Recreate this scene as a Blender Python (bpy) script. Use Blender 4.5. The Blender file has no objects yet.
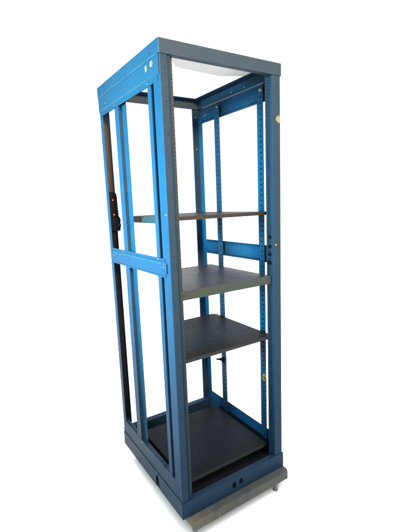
import bpy, bmesh, math, random
from mathutils import Vector, Matrix

random.seed(7)
scene = bpy.context.scene
COL = scene.collection
W, D, H = 0.610, 0.688, 2.0          # rack: 24 in wide, 27 in deep, 2 m tall
FLOOR_Z = -0.088

# ------------------------------------------------------------------ materials
def nodes_of(name):
    m = bpy.data.materials.new(name); m.use_nodes = True
    nt = m.node_tree; nt.nodes.clear()
    out = nt.nodes.new('ShaderNodeOutputMaterial')
    b = nt.nodes.new('ShaderNodeBsdfPrincipled')
    nt.links.new(b.outputs[0], out.inputs[0])
    return m, nt, b

def noise(nt, scale, detail=4, rough=.55, stretch=(1, 1, 1)):
    tc = nt.nodes.new('ShaderNodeTexCoord')
    mp = nt.nodes.new('ShaderNodeMapping'); mp.inputs['Scale'].default_value = stretch
    n = nt.nodes.new('ShaderNodeTexNoise')
    n.inputs['Scale'].default_value = scale; n.inputs['Detail'].default_value = detail
    n.inputs['Roughness'].default_value = rough
    nt.links.new(tc.outputs['Object'], mp.inputs[0]); nt.links.new(mp.outputs[0], n.inputs['Vector'])
    return n.outputs['Fac']

def ramp(nt, fac, lo, hi, c0, c1):
    r = nt.nodes.new('ShaderNodeValToRGB')
    r.color_ramp.elements[0].position = lo; r.color_ramp.elements[1].position = hi
    r.color_ramp.elements[0].color = (*c0, 1); r.color_ramp.elements[1].color = (*c1, 1)
    nt.links.new(fac, r.inputs[0]); return r.outputs[0]

def mix(nt, fac, a, b):
    m = nt.nodes.new('ShaderNodeMix'); m.data_type = 'RGBA'
    nt.links.new(fac, m.inputs[0])
    for v, s in ((a, m.inputs[6]), (b, m.inputs[7])):
        if isinstance(v, tuple): s.default_value = (*v, 1)
        else: nt.links.new(v, s)
    return m.outputs[2]

def worn(name, base, var, wear, wear_lo=.66, wear_hi=.74, rough=.42, spec=.35, metal=0, scale=9,
         stretch=(1, 1, 1), bump=.0, wear_scale=28):
    """base colour drifting towards var in big soft patches, with small sharp worn spots"""
    m, nt, b = nodes_of(name)
    big = ramp(nt, noise(nt, scale, 5, .6, stretch), .35, .7, (0, 0, 0), (1, 1, 1))
    c = mix(nt, big, base, var)
    spots = ramp(nt, noise(nt, wear_scale, 6, .7, stretch), wear_lo, wear_hi, (0, 0, 0), (1, 1, 1))
    c = mix(nt, spots, c, wear)
    nt.links.new(c, b.inputs['Base Color'])
    rr = ramp(nt, noise(nt, 26, 5, .65), .25, .75, (rough - .04,) * 3, (rough + .07,) * 3)
    nt.links.new(rr, b.inputs['Roughness'])
    b.inputs['Metallic'].default_value = metal
    b.inputs['Specular IOR Level'].default_value = spec
    if bump:
        bp = nt.nodes.new('ShaderNodeBump'); bp.inputs['Strength'].default_value = bump
        bp.inputs['Distance'].default_value = .002
        nt.links.new(noise(nt, 160, 4), bp.inputs['Height']); nt.links.new(bp.outputs[0], b.inputs['Normal'])
    return m

BLUE = (.0082, .0228, .0440)
M = {}
M['blue'] = worn('blue_enamel', BLUE, (.0098, .0262, .0470), (.018, .028, .036), .70, .76, .44, .06, bump=.04)
M['cap'] = worn('greyish_blue_enamel', (.0112, .0255, .0435), (.0120, .0275, .0455), (.022, .032, .038), .68, .76, .48, .08, bump=.04)  # slightly greyer blue for the cap and left side panel
M['inner'] = worn('blue_enamel_inside', BLUE, (.0055, .0195, .043), (.016, .019, .022), .70, .76, .5, .05, bump=.04)
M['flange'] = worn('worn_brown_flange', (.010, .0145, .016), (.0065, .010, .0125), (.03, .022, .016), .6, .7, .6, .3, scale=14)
M['hole'] = worn('unpainted_steel', (.006, .007, .009), (.01, .01, .012), (.02, .015, .01), .7, .8, .8, .05)  # dark unpainted steel for hole bottoms and the base interior
M['black'] = worn('black_plastic', (.0013, .0018, .0022), (.002, .0025, .003), (.010, .008, .007), .68, .76, .5, .06)
M['zinc'] = worn('zinc_screw', (.45, .44, .40), (.34, .33, .30), (.2, .13, .07), .62, .72, .35, .5, .9)
M['brass'] = worn('yellowed_screw', (.38, .24, .08), (.25, .14, .05), (.1, .05, .02), .62, .72, .45, .5, .5)
M['bracket'] = worn('scuffed_grey_steel', (.022, .013, .013), (.018, .011, .012), (.012, .008, .010), .56, .66, .4, .3)
M['roof'] = worn('pale_primer', (.50, .495, .47), (.45, .46, .46), (.36, .32, .25), .64, .74, .55, .3)
M['board'] = worn('charcoal_laminate', (.0022, .0045, .0072), (.0035, .006, .0092), (.03, .03, .034), .725, .76, .42, .05, scale=5, wear_scale=20)
M['board_edge'] = worn('dark_board_edge', (.0045, .0075, .0095), (.006, .0085, .010), (.05, .035, .02), .69, .73, .6, .25, scale=20, wear_scale=18)
M['tray'] = worn('grey_tray_top', (.009, .015, .024), (.005, .009, .014), (.003, .004, .006), .60, .72, .36, .22, scale=6, wear_scale=14)
M['tray_lip'] = worn('grey_green_enamel', (.013, .026, .026), (.012, .0235, .0235), (.10, .07, .04), .70, .76, .5, .2)
M['bar'] = worn('dusty_grey_steel', (.040, .043, .042), (.058, .055, .047), (.11, .075, .045), .60, .72, .6, .2, scale=14, bump=.15)
M['dull'] = worn('dulled_bolt', (.050, .045, .055), (.035, .04, .045), (.02, .02, .02), .6, .7, .45, .3)
M['foot'] = worn('plated_foot', (.13, .135, .14), (.09, .095, .10), (.06, .05, .04), .6, .7, .4, .4)
M['paper'] = worn('torn_paper', (.27, .075, .042), (.22, .066, .038), (.03, .045, .085), .56, .62, .8, .1, wear_scale=60)
M['sticker'] = worn('bare_tan_patch', (.10, .13, .09), (.08, .10, .07), (.09, .1, .12), .58, .66, .8, .1, wear_scale=50)
M['yellow'] = worn('yellow_tape', (.24, .10, .005), (.2, .08, .004), (.1, .06, .01), .62, .7, .6, .3)
M['liner_shade'] = worn('painted_liner_shade', (.0035, .006, .009), (.0045, .007, .010), (.03, .035, .04), .7, .76, .5, .05)  # shade of the lower rear post, put into colour

def scratch(m, tint, amount, angles=(20, -35, 70), lo=.70, hi=.74):
    """thin scratches in a few directions, and fine dust specks, over the existing colour"""
    nt = m.node_tree; pb = [n for n in nt.nodes if n.type == 'BSDF_PRINCIPLED'][0]
    for i, a in enumerate(angles):
        old = pb.inputs['Base Color'].links[0].from_socket
        tc = nt.nodes.new('ShaderNodeTexCoord'); rt = nt.nodes.new('ShaderNodeVectorRotate'); rt.rotation_type = 'Z_AXIS'
        rt.inputs['Angle'].default_value = math.radians(a); nt.links.new(tc.outputs['Object'], rt.inputs['Vector'])
        mp = nt.nodes.new('ShaderNodeMapping'); mp.inputs['Scale'].default_value = (1.2, 60, 1); mp.inputs['Location'].default_value = (i*3.7, i*1.3, i)
        nt.links.new(rt.outputs[0], mp.inputs[0])
        n = nt.nodes.new('ShaderNodeTexNoise'); n.inputs['Scale'].default_value = 3.2; n.inputs['Detail'].default_value = 3; nt.links.new(mp.outputs[0], n.inputs['Vector'])
        f = ramp(nt, n.outputs['Fac'], lo, hi, (0, 0, 0), (amount,)*3)
        nt.links.new(mix(nt, f, old, tint), pb.inputs['Base Color'])
    old = pb.inputs['Base Color'].links[0].from_socket
    f = ramp(nt, noise(nt, 210, 2), .73, .77, (0, 0, 0), (amount,)*3)
    nt.links.new(mix(nt, f, old, tint), pb.inputs['Base Color'])
scratch(M['board'], (.030, .031, .034), .7)
scratch(M['tray'], (.045, .046, .05), .7, (15, 50, -40))
for k in ('blue', 'inner'): scratch(M[k], (.04, .05, .055), .45, (), 0, 0)

# ------------------------------------------------------------------ mesh builder
class MB:
    def __init__(s): s.bm = bmesh.new(); s.mats = []
    def mi(s, m):
        if m not in s.mats: s.mats.append(m)
        return s.mats.index(m)
    def face(s, pts, m):
        try:
            f = s.bm.faces.new([s.bm.verts.new(p) for p in pts]); f.material_index = s.mi(m); return f
        except ValueError: return None
    def prism(s, pts, off, m):
        """closed polygon (3-D points) pushed along vector off"""
        off = Vector(off); n = len(pts)
        a = [s.bm.verts.new(Vector(p)) for p in pts]; b = [s.bm.verts.new(Vector(p) + off) for p in pts]
        k = s.mi(m); fs = [s.bm.faces.new(a), s.bm.faces.new(b[::-1])]
        for i in range(n):
            j = (i + 1) % n; fs.append(s.bm.faces.new((a[j], a[i], b[i], b[j])))
        for f in fs: f.material_index = k
        bmesh.ops.recalc_face_normals(s.bm, faces=fs)
    def box(s, x0, x1, y0, y1, z0, z1, m):
        s.prism([(x0, y0, z0), (x1, y0, z0), (x1, y1, z0), (x0, y1, z0)], (0, 0, z1 - z0), m)
    def sheet(s, line, t, along, lo, hi, m):
        """bent sheet metal: an open 2-D polyline of thickness t, drawn along axis x/y/z from lo to hi"""
        n = len(line); L = [Vector(p) for p in line]; offs = []
        for i in range(n):
            ds = []
            if i > 0: ds.append((L[i] - L[i-1]).normalized())
            if i < n-1: ds.append((L[i+1] - L[i]).normalized())
            ns = [Vector((-d.y, d.x)) for d in ds]
            if len(ns) == 1: o = ns[0]
            else:
                b = (ns[0] + ns[1]); b = b / max(b.length, 1e-6); o = b / max(b.dot(ns[0]), .35)
            offs.append(L[i] + o * t)
        def p3(p, w):
            return {'z': (p.x, p.y, w), 'y': (p.x, w, p.y), 'x': (w, p.x, p.y)}[along]
        v = (hi - lo); ax = {'z': (0, 0, v), 'y': (0, v, 0), 'x': (v, 0, 0)}[along]
        k = s.mi(m); a0 = [s.bm.verts.new(p3(p, lo)) for p in L]; a1 = [s.bm.verts.new(p3(p, hi)) for p in L]
        b0 = [s.bm.verts.new(p3(p, lo)) for p in offs]; b1 = [s.bm.verts.new(p3(p, hi)) for p in offs]
        fs = []
        for i in range(n-1):
            fs.append(s.bm.faces.new((a0[i], a0[i+1], a1[i+1], a1[i])))
            fs.append(s.bm.faces.new((b0[i+1], b0[i], b1[i], b1[i+1])))
            fs.append(s.bm.faces.new((a0[i+1], a0[i], b0[i], b0[i+1])))
            fs.append(s.bm.faces.new((a1[i], a1[i+1], b1[i+1], b1[i])))
        fs.append(s.bm.faces.new((a0[0], a1[0], b1[0], b0[0]))); fs.append(s.bm.faces.new((a1[-1], a0[-1], b0[-1], b1[-1])))
        for f in fs: f.material_index = k
        bmesh.ops.recalc_face_normals(s.bm, faces=fs)
    def perf(s, org, u, v, lu, lv, cells, m, depth=.006, back='hole', n=8):
        """punched plate: rectangle org + u*[0,lu] + v*[0,lv]; cells = (u0,u1,cu,cv,hu,hv,power) holes; -normal goes inwards"""
        org, u, v = Vector(org), Vector(u), Vector(v); nn = u.cross(v)
        P = lambda a, b, d=0: org + u*a + v*b - nn*d
        cur = 0
        for (u0, u1, cu, cv, hu, hv, pw) in cells:
            if u0 > cur + 1e-6: s.face([P(cur, 0), P(u0, 0), P(u0, lv), P(cur, lv)], m)
            inn, out = [], []
            for k in range(n):
                th = 2*math.pi*(k + .0)/n + math.pi/4
                c, sn = math.cos(th), math.sin(th)
                r = 1/((abs(c)**pw + abs(sn)**pw)**(1/pw)); inn.append((cu + hu*r*c, cv + hv*r*sn))
                q = 1/max(abs(c), abs(sn)); a, b = c*q, sn*q
                out.append((cu + (a*(u1-cu) if a > 0 else a*(cu-u0)), cv + (b*(lv-cv) if b > 0 else b*cv)))
            for k in range(n):
                j = (k+1) % n
                s.face([P(*out[k]), P(*out[j]), P(*inn[j]), P(*inn[k])], m)
                s.face([P(*inn[k]), P(*inn[j]), P(*inn[j], depth), P(*inn[k], depth)], m)
            s.face([P(*i, depth) for i in inn], M[back])
            cur = u1
        if cur < lu - 1e-6: s.face([P(cur, 0), P(lu, 0), P(lu, lv), P(cur, lv)], m)
    def cyl(s, c, axis, r0, r1, h, m, n=20):
        ax = Vector(axis).normalized(); t = ax.orthogonal().normalized(); w = ax.cross(t); c = Vector(c)
        a = [s.bm.verts.new(c + (t*math.cos(2*math.pi*i/n) + w*math.sin(2*math.pi*i/n))*r0) for i in range(n)]
        b = [s.bm.verts.new(c + ax*h + (t*math.cos(2*math.pi*i/n) + w*math.sin(2*math.pi*i/n))*r1) for i in range(n)]
        fs = [s.bm.faces.new(a[::-1]), s.bm.faces.new(b)] + [s.bm.faces.new((a[i], a[(i+1) % n], b[(i+1) % n], b[i])) for i in range(n)]
        for f in fs: f.material_index = s.mi(m)
    def build(s, name, parent=None, bevel=0, label=None, origin=None):
        me = bpy.data.meshes.new(name)
        if origin:
            bmesh.ops.translate(s.bm, verts=s.bm.verts, vec=-Vector(origin))
        s.bm.to_mesh(me); s.bm.free()
        for m in s.mats: me.materials.append(m)
        o = bpy.data.objects.new(name, me); COL.objects.link(o); o.parent = parent
        if origin: o.location = origin
        if label: o['label'] = label
        if bevel:
            b = o.modifiers.new('bevel', 'BEVEL'); b.width = bevel; b.segments = 2
            b.limit_method = 'ANGLE'; b.angle_limit = math.radians(40); b.harden_normals = False
            if len(me.polygons) < 400: 
                for p in me.polygons: p.use_smooth = False
        return o

def even(l0, l1, pitch, cv, hu, hv, pw=6, skip=()):
    n = int((l1 - l0)/pitch); out = []
    for i in range(n):
        if i in skip: continue
        a = l0 + i*pitch; out.append((a, a + pitch, a + pitch/2, cv, hu, hv, pw))
    return out

# ------------------------------------------------------------------ the rack
rack = bpy.data.objects.new('server_rack', None); COL.objects.link(rack)
rack['label'] = 'tall blue open-frame steel equipment rack with four shelves'
rack['category'] = 'server rack'
B = M['blue']

# --- top cap: skirts all round, rounded corner, return lips -------------------
ZC = 1.948
mb = MB(); o = -.0046; B = M['cap']
mb.sheet([(-o + W, D + .003), (-o + W, o + .004), (W - o - .004, o), (-.0, o), (o, -.0), (o, D + .003), (W - o - .002, D + .003)], -.003, 'z', ZC, H, B)
mb.box(.0, W, o + .003, .022, ZC, ZC + .003, B)                           # return lip, front
mb.box(W - .012, W + .001, .012, D - .01, ZC, ZC + .003, B)
mb.box(.0, W, D - .012, D, ZC, ZC + .003, B)
mb.box(o + .0032, -.0004, .006, D - .014, ZC, ZC + .003, B)
cap = mb.build('top_cap', rack, .0012); B = M['blue']
mb = MB()                                                                # roof sheet, open behind, cut corners
mb.prism([(.0, .0, 1.9955), (W, .0, 1.9955), (W, .165, 1.9955), (.590, .180, 1.9955), (.455, .247, 1.9955), (.445, .249, 1.9955),
          (.22, .232, 1.9955), (.19, .218, 1.9955), (.145, .165, 1.9955), (.06, .10, 1.9955), (.0, .09, 1.9955)], (0, 0, .003), M['roof'])
mb.build('roof_sheet', cap)
mb = MB()
mb.box(W - .05, W - .001, .14, D - .002, 1.994, 1.997, M['inner']); mb.box(.0, W - .051, D - .05, D - .002, 1.994, 1.997, M['inner'])
mb.build('roof_edge', cap)

# --- corner posts ---------------------------------------------------------------
ZB, ZT = .078, ZC + .002
def post_front(mir):
    f = (lambda p: (W - p[0], p[1])) if mir else (lambda p: p)
    line = [(.020, .058), (.0, .058), (.0, .0025), (.0025, .0)]
    line += [(.0500, .0), (.0505, .020)] if mir else [(.0325, .0), (.034, .009), (.0355, .009), (.0445, .0008), (.0466, .0008), (.0470, .020)]
    line = [f(p) for p in line]
    mb = MB(); mb.sheet(line, -.0018 if mir else .0018, 'z', ZB, ZT, B)
    # small tapped holes down the front face
    zs = [1.90, 1.83, 1.78] + [1.66 - .235*k for k in range(7)]
    for z in zs:
        x, y, _ = (*f((.0225, 0)), 0)
        mb.cyl((x, -.0004, z), (0, 1, 0), .0026, .0026, .0012, M['hole'], 12)
    for z in [.30, .27, .13, 1.215, 1.125, .1]:
        if not mir: mb.cyl((-.0004, .022, z), (1, 0, 0), .0024, .0024, .0012, M['hole'], 12)
    p = mb.build('corner_post', rack, .0006)
    # rack flange with square punchings, set back from the front
    mb = MB(); y = .021
    fm = M['inner'] if mir else M['flange']
    xa, xb = (W - .065, W - .0505) if mir else (.0470, .0640)
    mb.perf((xb, y, ZB), (0, 0, 1), (-1, 0, 0), ZT - ZB, xb - xa, even(.02, ZT - ZB - .02, .0159, .010 if mir else .0045, .003 if mir else .0018, .0028 if mir else .0016, 6), fm, .006)
    mb.box(xa, xb, y + .008, y + .0095, ZB, ZT, fm)
    xe = xa if mir else xb
    mb.box(xe - .0006, xe + .0006, y, y + .0095, ZB, ZT, fm)
    mb.build('rack_flange', p)
    return p
post_l = post_front(False); post_r = post_front(True)
def post_rear(mir):
    f = (lambda p: (W - p[0], p[1])) if mir else (lambda p: p)
    line = [(.0, D - .040), (.0, D - .0025), (.0025, D), (.047, D), (.048, D - .009)]
    mb = MB(); mb.sheet([f(p) for p in line], .002 if mir else -.002, 'z', ZB, ZT, M['inner'] if mir else B)
    for z in [1.905, 1.895, 1.80, 1.72, 1.55, 1.30, 1.0, .8, .55]:
        x, y = f((.022, D - .0026)); mb.cyl((x, y, z), (0, 1, 0), .003, .003, .002, M['hole' if z not in (1.905, 1.72) else 'zinc'], 12)
    return mb.build('corner_post', rack, .0006)
rear_l = post_rear(False); rear_r = post_rear(True)
mb = MB(); mb.box(.004, .0465, D - .0065, D - .0035, 1.470, 1.862, M['flange']); mb.build('painted_light_liner', rear_l, 0, 'added strip above the latch, warm light in its colour')  # warm light on the upper post face, put into a strip's colour
mb = MB(); mb.box(.004, .0465, D - .0065, D - .0035, .165, 1.268, M['liner_shade']); mb.build('painted_light_liner', rear_l, 0, 'added black strip below the latch, shade in its colour')  # shade on the lower post face, put into a strip's colour

# --- slotted equipment rails (Z profile) inside both sides -----------------------
def make_rail(mir, y0, wo, wi, xi=.020):
    """outer flange [y0, y0+wo] bolted to the cross rails, web at y0, punched inner flange running towards -y"""
    X = (lambda x: W - x) if mir else (lambda x: x)
    mb = MB(); z0, z1 = .09, 1.925
    line = [(X(.0005), y0 + wo), (X(.0005), y0), (X(xi - .002), y0), (X(xi - .002), y0 - wi)]
    mb.sheet(line, (-.002 if mir else .002), 'z', z0, z1, B)
    cells = even(.03, z1 - z0 - .02, .0254, wi*.5, .0034, .0034, 4)
    if mir:   # punched face looks into the rack (towards -x)
        mb.perf((X(xi + .0004), y0 - wi, z1), (0, 0, -1), (0, 1, 0), z1 - z0, wi, cells, B, .004)
    else:
        mb.perf((xi + .0004, y0 - wi, z0), (0, 0, 1), (0, 1, 0), z1 - z0, wi, cells, B, .004)
    return mb.build('equipment_rail', rack)
make_rail(False, .430, .050, .046)
make_rail(False, .084, .030, .030, .034)
# the right-hand pair shows its punched faces to the camera
rail_a = make_rail(True, .494, .030, .044)
rail_b = make_rail(True, .129, .030, .034)

# --- cross rails -------------------------------------------------------------------
def cross(mir, z0, z1, top_lip, bot_lip, name, y0=.028, y1=.652, proud=.0100):
    """horizontal hat-section rail, punched lips above and/or below a raised band"""
    sx = (lambda x: W - x) if mir else (lambda x: x)
    mb = MB(); m = M['inner'] if mir else (M['cap'] if name == 'side_panel' else B)
    a, b = z0 + bot_lip, z1 - top_lip
    xo, xl = -proud, -min(.0024, proud*.45)           # raised band / lip plane
    if mir: xo, xl = .0065, .0022
    band = [(sx(xl + .002), a - .003), (sx(xo), a), (sx(xo), b), (sx(xl + .002), b + .003)]
    if not mir:
        mb.sheet([(xl, a - .003), (xo, a + .003), (xo, b - .003), (xl, b + .003)], -.0016, 'y', y0 - .004, y1 + .004, m)
        for lip, zl in ((bot_lip, z0), (top_lip, b)):
            if not lip: continue
            mb.perf((xl, y1 - .012, zl), (0, -1, 0), (0, 0, 1), y1 - y0 - .024, lip, even(.02, y1 - y0 - .03, .0122, lip*.42, .0019, .0023, 4), m, .004)
            mb.box(xl + .0044, xl + .0056, y0 + .012, y1 - .012, zl + .0005, zl + lip - .0005, m)
    else:
        X = W - .008
        mb.sheet([(X, a - .002), (X + .005, a + .003), (X + .005, b - .003), (X, b + .002)], -.0016, 'y', y0, y1, m)
        for lip, zl in ((bot_lip, z0), (top_lip, b)):
            if not lip: continue
            mb.perf((X, y0, zl), (0, 1, 0), (0, 0, 1), y1 - y0, lip, [], m) if False else None
            mb.perf((X, y1, zl), (0, -1, 0), (0, 0, 1), y1 - y0, lip, even(.03, y1 - y0 - .03, .0140, lip*.5, .0045, .0050, 5), m, .004)
            mb.box(X + .0044, X + .0056, y0, y1, zl + .0005, zl + lip - .0005, m)
    return mb.build(name, rack)
def bolts(parent, pts, axis, m, r=.0045, h=.003, name='bolt'):
    for p in pts:
        mb = MB(); mb.cyl(p, axis, r, r*.75, h, M[m], 14); mb.build(name, parent)

side = cross(False, 1.857, 1.956, .0, .023, 'side_panel', .008, D - .004, .0032)
mid = cross(False, 1.099, 1.179, .019, .019, 'cross_rail', .028, .652, .0046)
cr_t = cross(True, 1.862, 1.942, .0, .020, 'side_panel', .03, D - .004)
cr_m = cross(True, 1.090, 1.176, .018, .018, 'cross_rail', .03, .66)
X_ = (-1, 0, 0)
bolts(mid, [(-.0046, .045, 1.144), (-.0046, .615, 1.142), (-.002, .500, 1.168), (-.002, .098, 1.172)], X_, 'dull')
bolts(mid, [(-.0046, .615, 1.124), (-.0046, .045, 1.128)], X_, 'hole', .0035, .0006, 'hole')
bolts(mid, [(-.0046, .20, 1.138), (-.0046, .35, 1.137)], X_, 'blue', .0028, .0012)
bolts(side, [(-.0032, .59, 1.905), (-.0022, .470, 1.868), (-.0022, .105, 1.866)], X_, 'dull')
bolts(cr_t, [(W - .004, .60, 1.905), (W - .004, .62, 1.90)], X_, 'zinc', .004)
bolts(rail_b, [(W - .0205, .112, 1.915)], X_, 'brass', .008, .004)
bolts(rail_a, [(W - .0205, .472, 1.917)], X_, 'zinc', .006, .003)
bolts(cr_m, [(W - .0035, .60, 1.135)], X_, 'blue', .006, .002)
bolts(cap, [(-.0046, .068, 1.967)], X_, 'hole', .0035, .0006, 'hole')
bolts(cap, [(W - .0005, .25, 1.965), (W - .0005, .36, 1.967)], X_, 'zinc', .0045)

# --- base: plinth ring, side sills -------------------------------------------------
mb = MB(); e = -.004
ZP = .078
# front plinth, two rounded cable holes
mb.perf((e, e, .0), (1, 0, 0), (0, 0, 1), W + .008, ZP,
        [(.270, .312, .2915, .037, .0125, .0175, 4), (.312, .354, .3325, .041, .0115, .0165, 4)], B, .014, 'hole', 24)
mb.prism([(e, e, ZP), (W + .004, e, ZP), (W, .022, ZP + .002), (W, .030, ZP - .004), (.0, .030, ZP - .004), (.0, .022, ZP + .002)], (0, 0, -.0015), B)
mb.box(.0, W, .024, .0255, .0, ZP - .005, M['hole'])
# left plinth with an arched notch at its foot
arch = [(.2285 + .0175*math.cos(t*math.pi/10)*-1 + .0175, .030 + .036*math.sin(t*math.pi/10)) for t in range(11)]
poly = [(e, .0), (.2285, .0)] + arch + [(.2635, .0), (D, .0), (D, ZP), (e, ZP)]
mb.prism([(e, y, z) for y, z in poly], (.002, 0, 0), B)
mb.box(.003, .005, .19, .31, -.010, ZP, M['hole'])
mb.box(W + .002, W + .004, e, D, .0, ZP, B)
mb.box(.0, W, D + .001, D + .003, .0, ZP + .024, B)
# left sill: a box section between the posts
mb.sheet([(.024, .092), (.024, .157), (.018, .161), (.0035, .161), (-.0005, .157), (-.0005, ZP - .006)], .0016, 'y', .030, D - .012, B)
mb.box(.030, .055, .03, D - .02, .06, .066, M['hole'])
# right sill seen from inside
mb.sheet([(W - .010, .170), (W - .010, .070), (W - .030, .070)], -.0018, 'y', .028, D - .01, M['inner'])
mb.sheet([(W - .006, .160), (W - .006, ZP)], .0018, 'y', .06, D - .01, B)
# rear sill: wide flat top
mb.sheet([(D - .040, .060), (D - .040, .112), (D - .002, .112)], -.0018, 'x', .03, W - .011, M['inner'])
# floor pan under the lowest shelf
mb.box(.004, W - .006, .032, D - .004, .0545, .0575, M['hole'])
base = mb.build('base_frame', rack, .0008)
bolts(base, [(-.0006, .052, .118), (-.0006, .060, .128), (-.0006, .052, .100)], X_, 'blue', .0035, .0015)
bolts(base, [(-.001, .425, .150)], X_, 'zinc', .003, .002)

M['edge'] = worn('pale_fold_highlight', (.035, .055, .062), (.022, .040, .052), (.010, .024, .045), .52, .62, .4, .3, wear_scale=34)  # edge highlights along the folds, put into the colour of thin beads
def fold(par, x, z, y0, y1, r=.0016):
    mb = MB(); mb.cyl((x, y0, z), (0, 1, 0), r, r, y1 - y0, M['edge'], 10); mb.build('fold_highlight', par)
fold(cap, -.0044, ZC + .001, .003, D - .002, .0019)
fold(side, -.0029, 1.8815, .03, D - .03, .0017)
fold(base, -.0030, ZP + .0005, .004, D - .004, .0013)
fold(base, -.0002, .1588, .06, D - .045, .0013)
fold(mid, -.0042, 1.1585, .03, .64, .0016)
for p_, z0, z1 in ((cr_t, 1.864, 1.945), (cr_m, 1.090, 1.172)):       # black plates added for the shade between cross rail and front post
    mb = MB(); mb.box(W - .016, W - .013, .026, .098, z0, z1, M['black']); mb.box(W - .013, W - .002, .026, .030, z0, z1, M['black'])
    bk = mb.build('end_shade_plate', p_, .001)
    bolts(bk, [(W - .016, .062, z0 + .018), (W - .016, .050, z0 + .040), (W - .016, .060, z1 - .018)], X_, 'zinc', .0028, .002)
mb = MB(); mb.prism([(W - .022, .466, .458), (.532, .466, .464), (.532, .466, .458), (.560, .466, .448), (W - .022, .466, .420)], (0, .012, 0), M['black'])
mb.build('shelf_support', rail_a, .001)

bolts(post_l, [(-.0006, .012, 1.356)], X_, 'zinc', .0038, .002)

# torn paper label remnants near the corner, on the side panel
for pts in ([(.121, 1.934), (.108, 1.942), (.100, 1.930), (.101, 1.914), (.113, 1.905), (.119, 1.918)],
            [(.079, 1.921), (.074, 1.939), (.052, 1.942), (.045, 1.926), (.056, 1.911), (.068, 1.917)]):
    ym, zm = sum(p[0] for p in pts)/6, sum(p[1] for p in pts)/6
    mb = MB(); mb.prism([(-.0033, ym + (y - ym)*.78, zm + (z - zm)*.78) for y, z in pts], (-.0004, 0, 0), M['paper']); mb.build('label_remnant', side)

# --- stabiliser bar on levelling feet ------------------------------------------------
mb = MB()
mb.prism([(.030, -.047, -.005), (.030, -.044, -.001), (.030, .09, -.001), (.030, .09, -.043), (.030, -.047, -.043)], (.575, 0, 0), M['bar'])
mb.prism([(.605, -.044, -.002), (.613, -.036, -.002), (.617, -.020, -.002), (.617, .09, -.002), (.605, .09, -.002)], (0, 0, -.041), M['bar'])
bar = mb.build('stabiliser_bar', rack, .003, 'dusty grey steel bar under the front edge')
mb = MB(); mb.prism([(.030, D - .09, -.001), (.03, D - .02, -.001), (.03, D - .02, -.043), (.03, D - .09, -.043)], (.575, 0, 0), M['bar'])
rbar = mb.build('stabiliser_bar', rack, .003)
for par, x, y in ((bar, .040, -.030), (bar, .535, -.028), (rbar, .06, D - .055), (rbar, .55, D - .055)):
    mb = MB(); mb.cyl((x, y, -.0425), (0, 0, -1), .0120, .0120, -FLOOR_Z - .0465, M['foot'], 24)
    mb.cyl((x, y, FLOOR_Z + .004), (0, 0, -1), .0135, .0135, .004, M['foot'], 24)
    mb.build('levelling_foot', par, .001)

# --- shelves --------------------------------------------------------------------------
# rust bloom at one end of the stabiliser bar
nt = M['bar'].node_tree; pb = [n for n in nt.nodes if n.type == 'BSDF_PRINCIPLED'][0]
old = pb.inputs['Base Color'].links[0].from_socket
tcx = nt.nodes.new('ShaderNodeTexCoord'); sx = nt.nodes.new('ShaderNodeSeparateXYZ'); nt.links.new(tcx.outputs['Object'], sx.inputs[0])
ad = nt.nodes.new('ShaderNodeMath'); ad.operation = 'MULTIPLY_ADD'; ad.inputs[1].default_value = -3.0; nt.links.new(sx.outputs[0], ad.inputs[0])
nt.links.new(noise(nt, 22, 6, .7), ad.inputs[2])
rust = ramp(nt, ad.outputs[0], .02, .5, (0, 0, 0), (1, 1, 1))
nt.links.new(mix(nt, rust, old, (.105, .085, .062)), pb.inputs['Base Color'])
def board(x0, x1, y0, y1, z, t, r, name, label, edge='board_edge', top='board', cut=None):
    mb = MB(); pts = []
    for cx, cy, a0 in ((x0 + .004, y0 + .004, 180), (x1 - .004, y0 + .004, 270), (x1 - r, y1 - r, 0), (x0 + r, y1 - r, 90)):
        rr = .004 if cy < (y0 + y1)/2 else r
        for k in range(7):
            a = math.radians(a0 + 15*k); pts.append((cx + rr*math.cos(a), cy + rr*math.sin(a), z - t))
    if cut:      # the left side runs slanting back to x = cut
        pts = pts[:21] + [(cut + .02, y1, z - t), (cut, y1 - .006, z - t), (x0, y0 + .05, z - t)]
    mb.prism(pts, (0, 0, t), M[edge])
    ti = mb.mi(M[top]); mb.bm.normal_update()
    for f in mb.bm.faces:
        if f.normal.z > .9: f.material_index = ti
    return mb.build(name, rack, .0010, label)
s1 = board(.070, .572, .055, .560, 1.3455, .0165, .012, 'shelf', 'topmost shelf with a chipped dark wooden edge')
s3 = board(.052, .5765, .031, .540, .7275, .017, .035, 'shelf', 'black laminate shelf with a slanting left side', cut=.335)
s4 = board(.058, .5500, .055, .540, .1290, .020, .010, 'shelf', 'black laminate shelf lying in the base')
mb = MB()                                                                # steel tray shelf
x0, x1, y0, y1, z = .052, .5535, .012, .520, 1.038
mb.prism([(x0, y0 + .0015, z - .004), (x1, y0 + .0015, z - .004), (x1, y1, z - .004), (.315, y1, z - .004), (x0, y0 + .05, z - .004)], (0, 0, .003), M['tray'])
mb.sheet([(y0 + .022, z - .040), (y0, z - .040), (y0, z), (y0 + .004, z)], -.0018, 'x', x0, x1, M['tray_lip'])
mb.box(x1 - .001, x1 + .001, y0 + .002, y1, z - .026, z - .0005, M['tray_lip'])
mb.box(.315, x1, y1, y1 + .002, z - .026, z + .0005, M['tray_lip'])
mb.prism([(x0, y0 + .05, z - .026), (.315, y1, z - .026), (.317, y1, z - .026), (x0 + .002, y0 + .05, z - .026)], (0, 0, .0255), M['tray_lip'])
tray = mb.build('tray_shelf', rack, .0006, 'grey steel tray shelf with a deep front lip')
bolts(tray, [(x1 - .012, y0 - .0004, z - .010), (x0 + .010, y0 - .0004, z - .020)], (0, -1, 0), 'flange', .005, .003)
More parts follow.
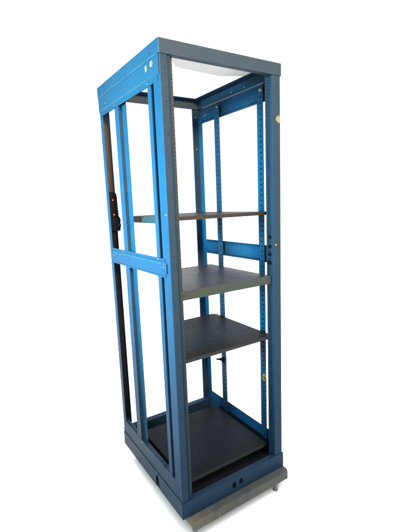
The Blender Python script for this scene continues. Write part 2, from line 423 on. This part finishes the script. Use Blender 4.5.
# side brackets that carry the board shelves
def bracket(par, z, x0, x1, y0, y1, ya):
    mb = MB(); mb.sheet([(x0, z), (x1, z), (x1, z - .020)], -.0015, 'y', y0, y1, M['black'])
    mb.prism([(x1 - .004, ya, z - .0015), (x1 - .055, ya, z - .0015), (x1 - .004, ya, z - .05)], (0, .006, 0), M['black'])
    return mb.build('shelf_bracket', par)
bracket(s3, .7095, .535, .5775, .09, .52, .440)
bracket(s1, 1.328, .535, .5775, .09, .52, .60) if False else None
mb = MB(); mb.box(.064, .0695, .13, .555, 1.314, 1.3435, M['bracket']); mb.build('shelf_bracket', s1, .001)
mb = MB(); mb.box(.060, .072, .040, .062, 1.318, 1.352, M['flange']); mb.build('shelf_bracket', s1)
mb = MB(); mb.box(.556, .577, .07, .52, .0605, .1085, M['black']); mb.build('shelf_bracket', s4)
mb = MB(); mb.box(.05, .06, .06, .52, .0605, .1085, M['black']); mb.build('shelf_bracket', s4)

# --- black latch on the rear post ---------------------------------------------------
mb = MB(); yl = D - .034
prof = [(.004, 1.270), (.004, 1.475), (.034, 1.475), (.044, 1.466), (.047, 1.450), (.050, 1.345), (.058, 1.335), (.0600, 1.318), (.057, 1.312), (.060, 1.300),
        (.060, 1.290), (.057, 1.284), (.056, 1.268), (.030, 1.264)]
mb.prism([(x, yl, z) for x, z in prof], (0, .030, 0), M['black'])
mb.prism([(.012, yl - .004, 1.335), (.050, yl - .004, 1.335), (.056, yl - .004, 1.300), (.050, yl - .004, 1.278), (.020, yl - .004, 1.272)], (0, .004, 0), M['black'])
latch = mb.build('latch', rack, .0025, 'black plastic latch body bolted to the rear post')
bolts(latch, [(.022, yl, 1.432), (.024, yl, 1.355)], (0, -1, 0), 'brass', .0042, .002, 'screw')
bolts(latch, [(.048, yl - .004, 1.300)], (0, -1, 0), 'hole', .006, .003, 'screw')

# --- cage nuts, screws, chips on the right front post --------------------------------
for z, x in ((1.225, .5530), (1.180, .5530), (1.143, .5520), (1.100, .5525), (1.106, .5450)):
    mb = MB(); y = .0205
    mb.box(x - .007, x + .007, y - .006, y, z - .0065, z + .0065, M['black'])
    mb.cyl((x, y - .006, z), (0, -1, 0), .0045, .004, .004, M['black'], 12)
    mb.build('cage_nut', post_r, .001)
bolts(post_r, [(.575, -.0002, 1.187)], (0, -1, 0), 'brass', .0048, .0035, 'screw')
bolts(post_r, [(.575, -.0004, 1.187)], (0, -1, 0), 'flange', .0075, .001, 'washer')
mb = MB(); mb.prism([(x, -.0003, z) for x, z in ((.586, 1.776), (.593, 1.770), (.597, 1.783), (.6055, 1.772), (.606, 1.752), (.597, 1.742), (.590, 1.752), (.580, 1.757))], (0, -.0004, 0), M['sticker'])
mb.build('bare_patch', post_r)
# yellow tape twisted round the slotted rail
mb = MB()
mb.prism([(W - .0215, y + .012, z) for y, z in ((.100, .487), (.086, .494), (.082, .482), (.080, .470), (.074, .452), (.088, .449), (.103, .462), (.106, .478))], (-.004, 0, 0), M['yellow'])
mb.prism([(W - .028, y + .012, z) for y, z in ((.092, .480), (.096, .470), (.086, .458), (.080, .466))], (-.010, -.004, -.002), M['yellow'])
mb.build('yellow_tape', rail_b, .001)
# crumpled scrap by the near rail and sill
mb = MB()
for k in range(7):
    a = random.random()*6.3; c = Vector((.012 + random.uniform(-.008, .008), .178 + random.uniform(-.014, .014), .165 + random.uniform(-.008, .018)))
    v = Vector((math.cos(a), math.sin(a), random.uniform(-.5, .8)))*.014; w = Vector((random.uniform(-1, 1), random.uniform(-1, 1), random.uniform(-1, 1)))*.009
    mb.prism([c, c + v, c + v + w, c + w*1.2], (.0012, -.001, .0012), M['tray'])
mb.build('paper_scrap', base, 0)

# ------------------------------------------------------------------ floor and backdrop
m, nt, b = nodes_of('white_seamless')
c = mix(nt, noise(nt, 3, 3), (.95, .95, .95), (.97, .97, .97)); nt.links.new(c, b.inputs['Base Color'])
b.inputs['Roughness'].default_value = .9; b.inputs['Specular IOR Level'].default_value = 0
mb = MB(); R_ = 40
mb.prism([(R_*math.cos(2*math.pi*i/64), R_*math.sin(2*math.pi*i/64), FLOOR_Z - .05) for i in range(64)], (0, 0, .05), m)
fl = mb.build('floor'); fl['kind'] = 'structure'

# white surroundings: bright overhead and beyond the rack, dim on the photographer's side
w = bpy.data.worlds.new('World'); scene.world = w; w.use_nodes = True
nt = w.node_tree; nt.nodes.clear()
out = nt.nodes.new('ShaderNodeOutputWorld'); bg = nt.nodes.new('ShaderNodeBackground')
tc = nt.nodes.new('ShaderNodeTexCoord'); dot = nt.nodes.new('ShaderNodeVectorMath'); dot.operation = 'DOT_PRODUCT'
FR = Vector((.50, .80, .35)).normalized(); dot.inputs[1].default_value = FR
nt.links.new(tc.outputs['Generated'], dot.inputs[0])
rp = nt.nodes.new('ShaderNodeValToRGB'); r = rp.color_ramp
mr = nt.nodes.new('ShaderNodeMapRange'); mr.inputs['From Min'].default_value = -1; mr.inputs['From Max'].default_value = 1
nt.links.new(dot.outputs['Value'], mr.inputs['Value']); nt.links.new(mr.outputs[0], rp.inputs[0])
r.elements[0].position = .36; r.elements[0].color = (.78, .80, .80, 1)
r.elements[1].position = .56; r.elements[1].color = (1, 1, 1, 1)
def facing(vec, lo, hi, c0, c1):
    d = nt.nodes.new('ShaderNodeVectorMath'); d.operation = 'DOT_PRODUCT'; d.inputs[1].default_value = Vector(vec).normalized()
    nt.links.new(tc.outputs['Generated'], d.inputs[0])
    g = nt.nodes.new('ShaderNodeMapRange'); g.interpolation_type = 'SMOOTHSTEP'
    for k, v in zip(('From Min', 'From Max', 'To Min', 'To Max'), (lo, hi, c0, c1)): g.inputs[k].default_value = v
    nt.links.new(d.outputs['Value'], g.inputs['Value']); return g.outputs[0]
def math_(op, a, b):
    q = nt.nodes.new('ShaderNodeMath'); q.operation = op; nt.links.new(a, q.inputs[0]); nt.links.new(b, q.inputs[1]); return q.outputs[0]
left_dim = facing((-.87, .5, 0), .45, .82, 1, .12)
top = facing((0, 0, 1), .45, .95, 1.45, 4.2)
nt.links.new(rp.outputs[0], bg.inputs[0]); nt.links.new(math_('MULTIPLY', left_dim, top), bg.inputs[1])
nt.links.new(bg.outputs[0], out.inputs[0])

# ------------------------------------------------------------------ lamps
def aim(o, loc, to):
    o.location = loc; o.rotation_euler = (Vector(to) - Vector(loc)).to_track_quat('-Z', 'Y').to_euler()
def spot(name, loc, to, power, color, size, blend, radius):
    l = bpy.data.lights.new(name, 'SPOT'); l.energy = power; l.color = color
    l.spot_size = math.radians(size); l.spot_blend = blend; l.shadow_soft_size = radius
    o = bpy.data.objects.new(name, l); COL.objects.link(o); aim(o, loc, to); return o
spot('window_lamp', (-2.6, .17, 1.70), (.0, .22, 1.43), 7000, (.06, .73, .92), 44, 1.0, .6)
spot('ceiling_lamp', (-.5, -2.9, 2.6), (.3, .2, 1.80), 2900, (1.0, .50, .25), 52, 1.0, .3)

# ------------------------------------------------------------------ camera (fitted)
cam_d = bpy.data.cameras.new('camera'); cam = bpy.data.objects.new('camera', cam_d); COL.objects.link(cam)
cx = Vector((0.84006501, -0.54106322, -0.03925969)); cy = -Vector((-0.12067618, -0.11582613, -0.98591154)); cz = -Vector((0.52889318, 0.83296753, -0.16259492))
mt = Matrix((cx, cy, cz)).transposed().to_4x4(); mt.translation = (-0.70957964, -1.34074411, 1.39920343)
cam.matrix_world = mt
cam_d.sensor_fit = 'VERTICAL'; cam_d.sensor_height = 24; cam_d.lens = 24*382.83/532
cam_d.clip_start = .05; cam_d.clip_end = 200
scene.camera = cam
scene.view_settings.view_transform = 'Standard'; scene.view_settings.look = 'None'
scene.view_settings.exposure = 0; scene.view_settings.gamma = 1
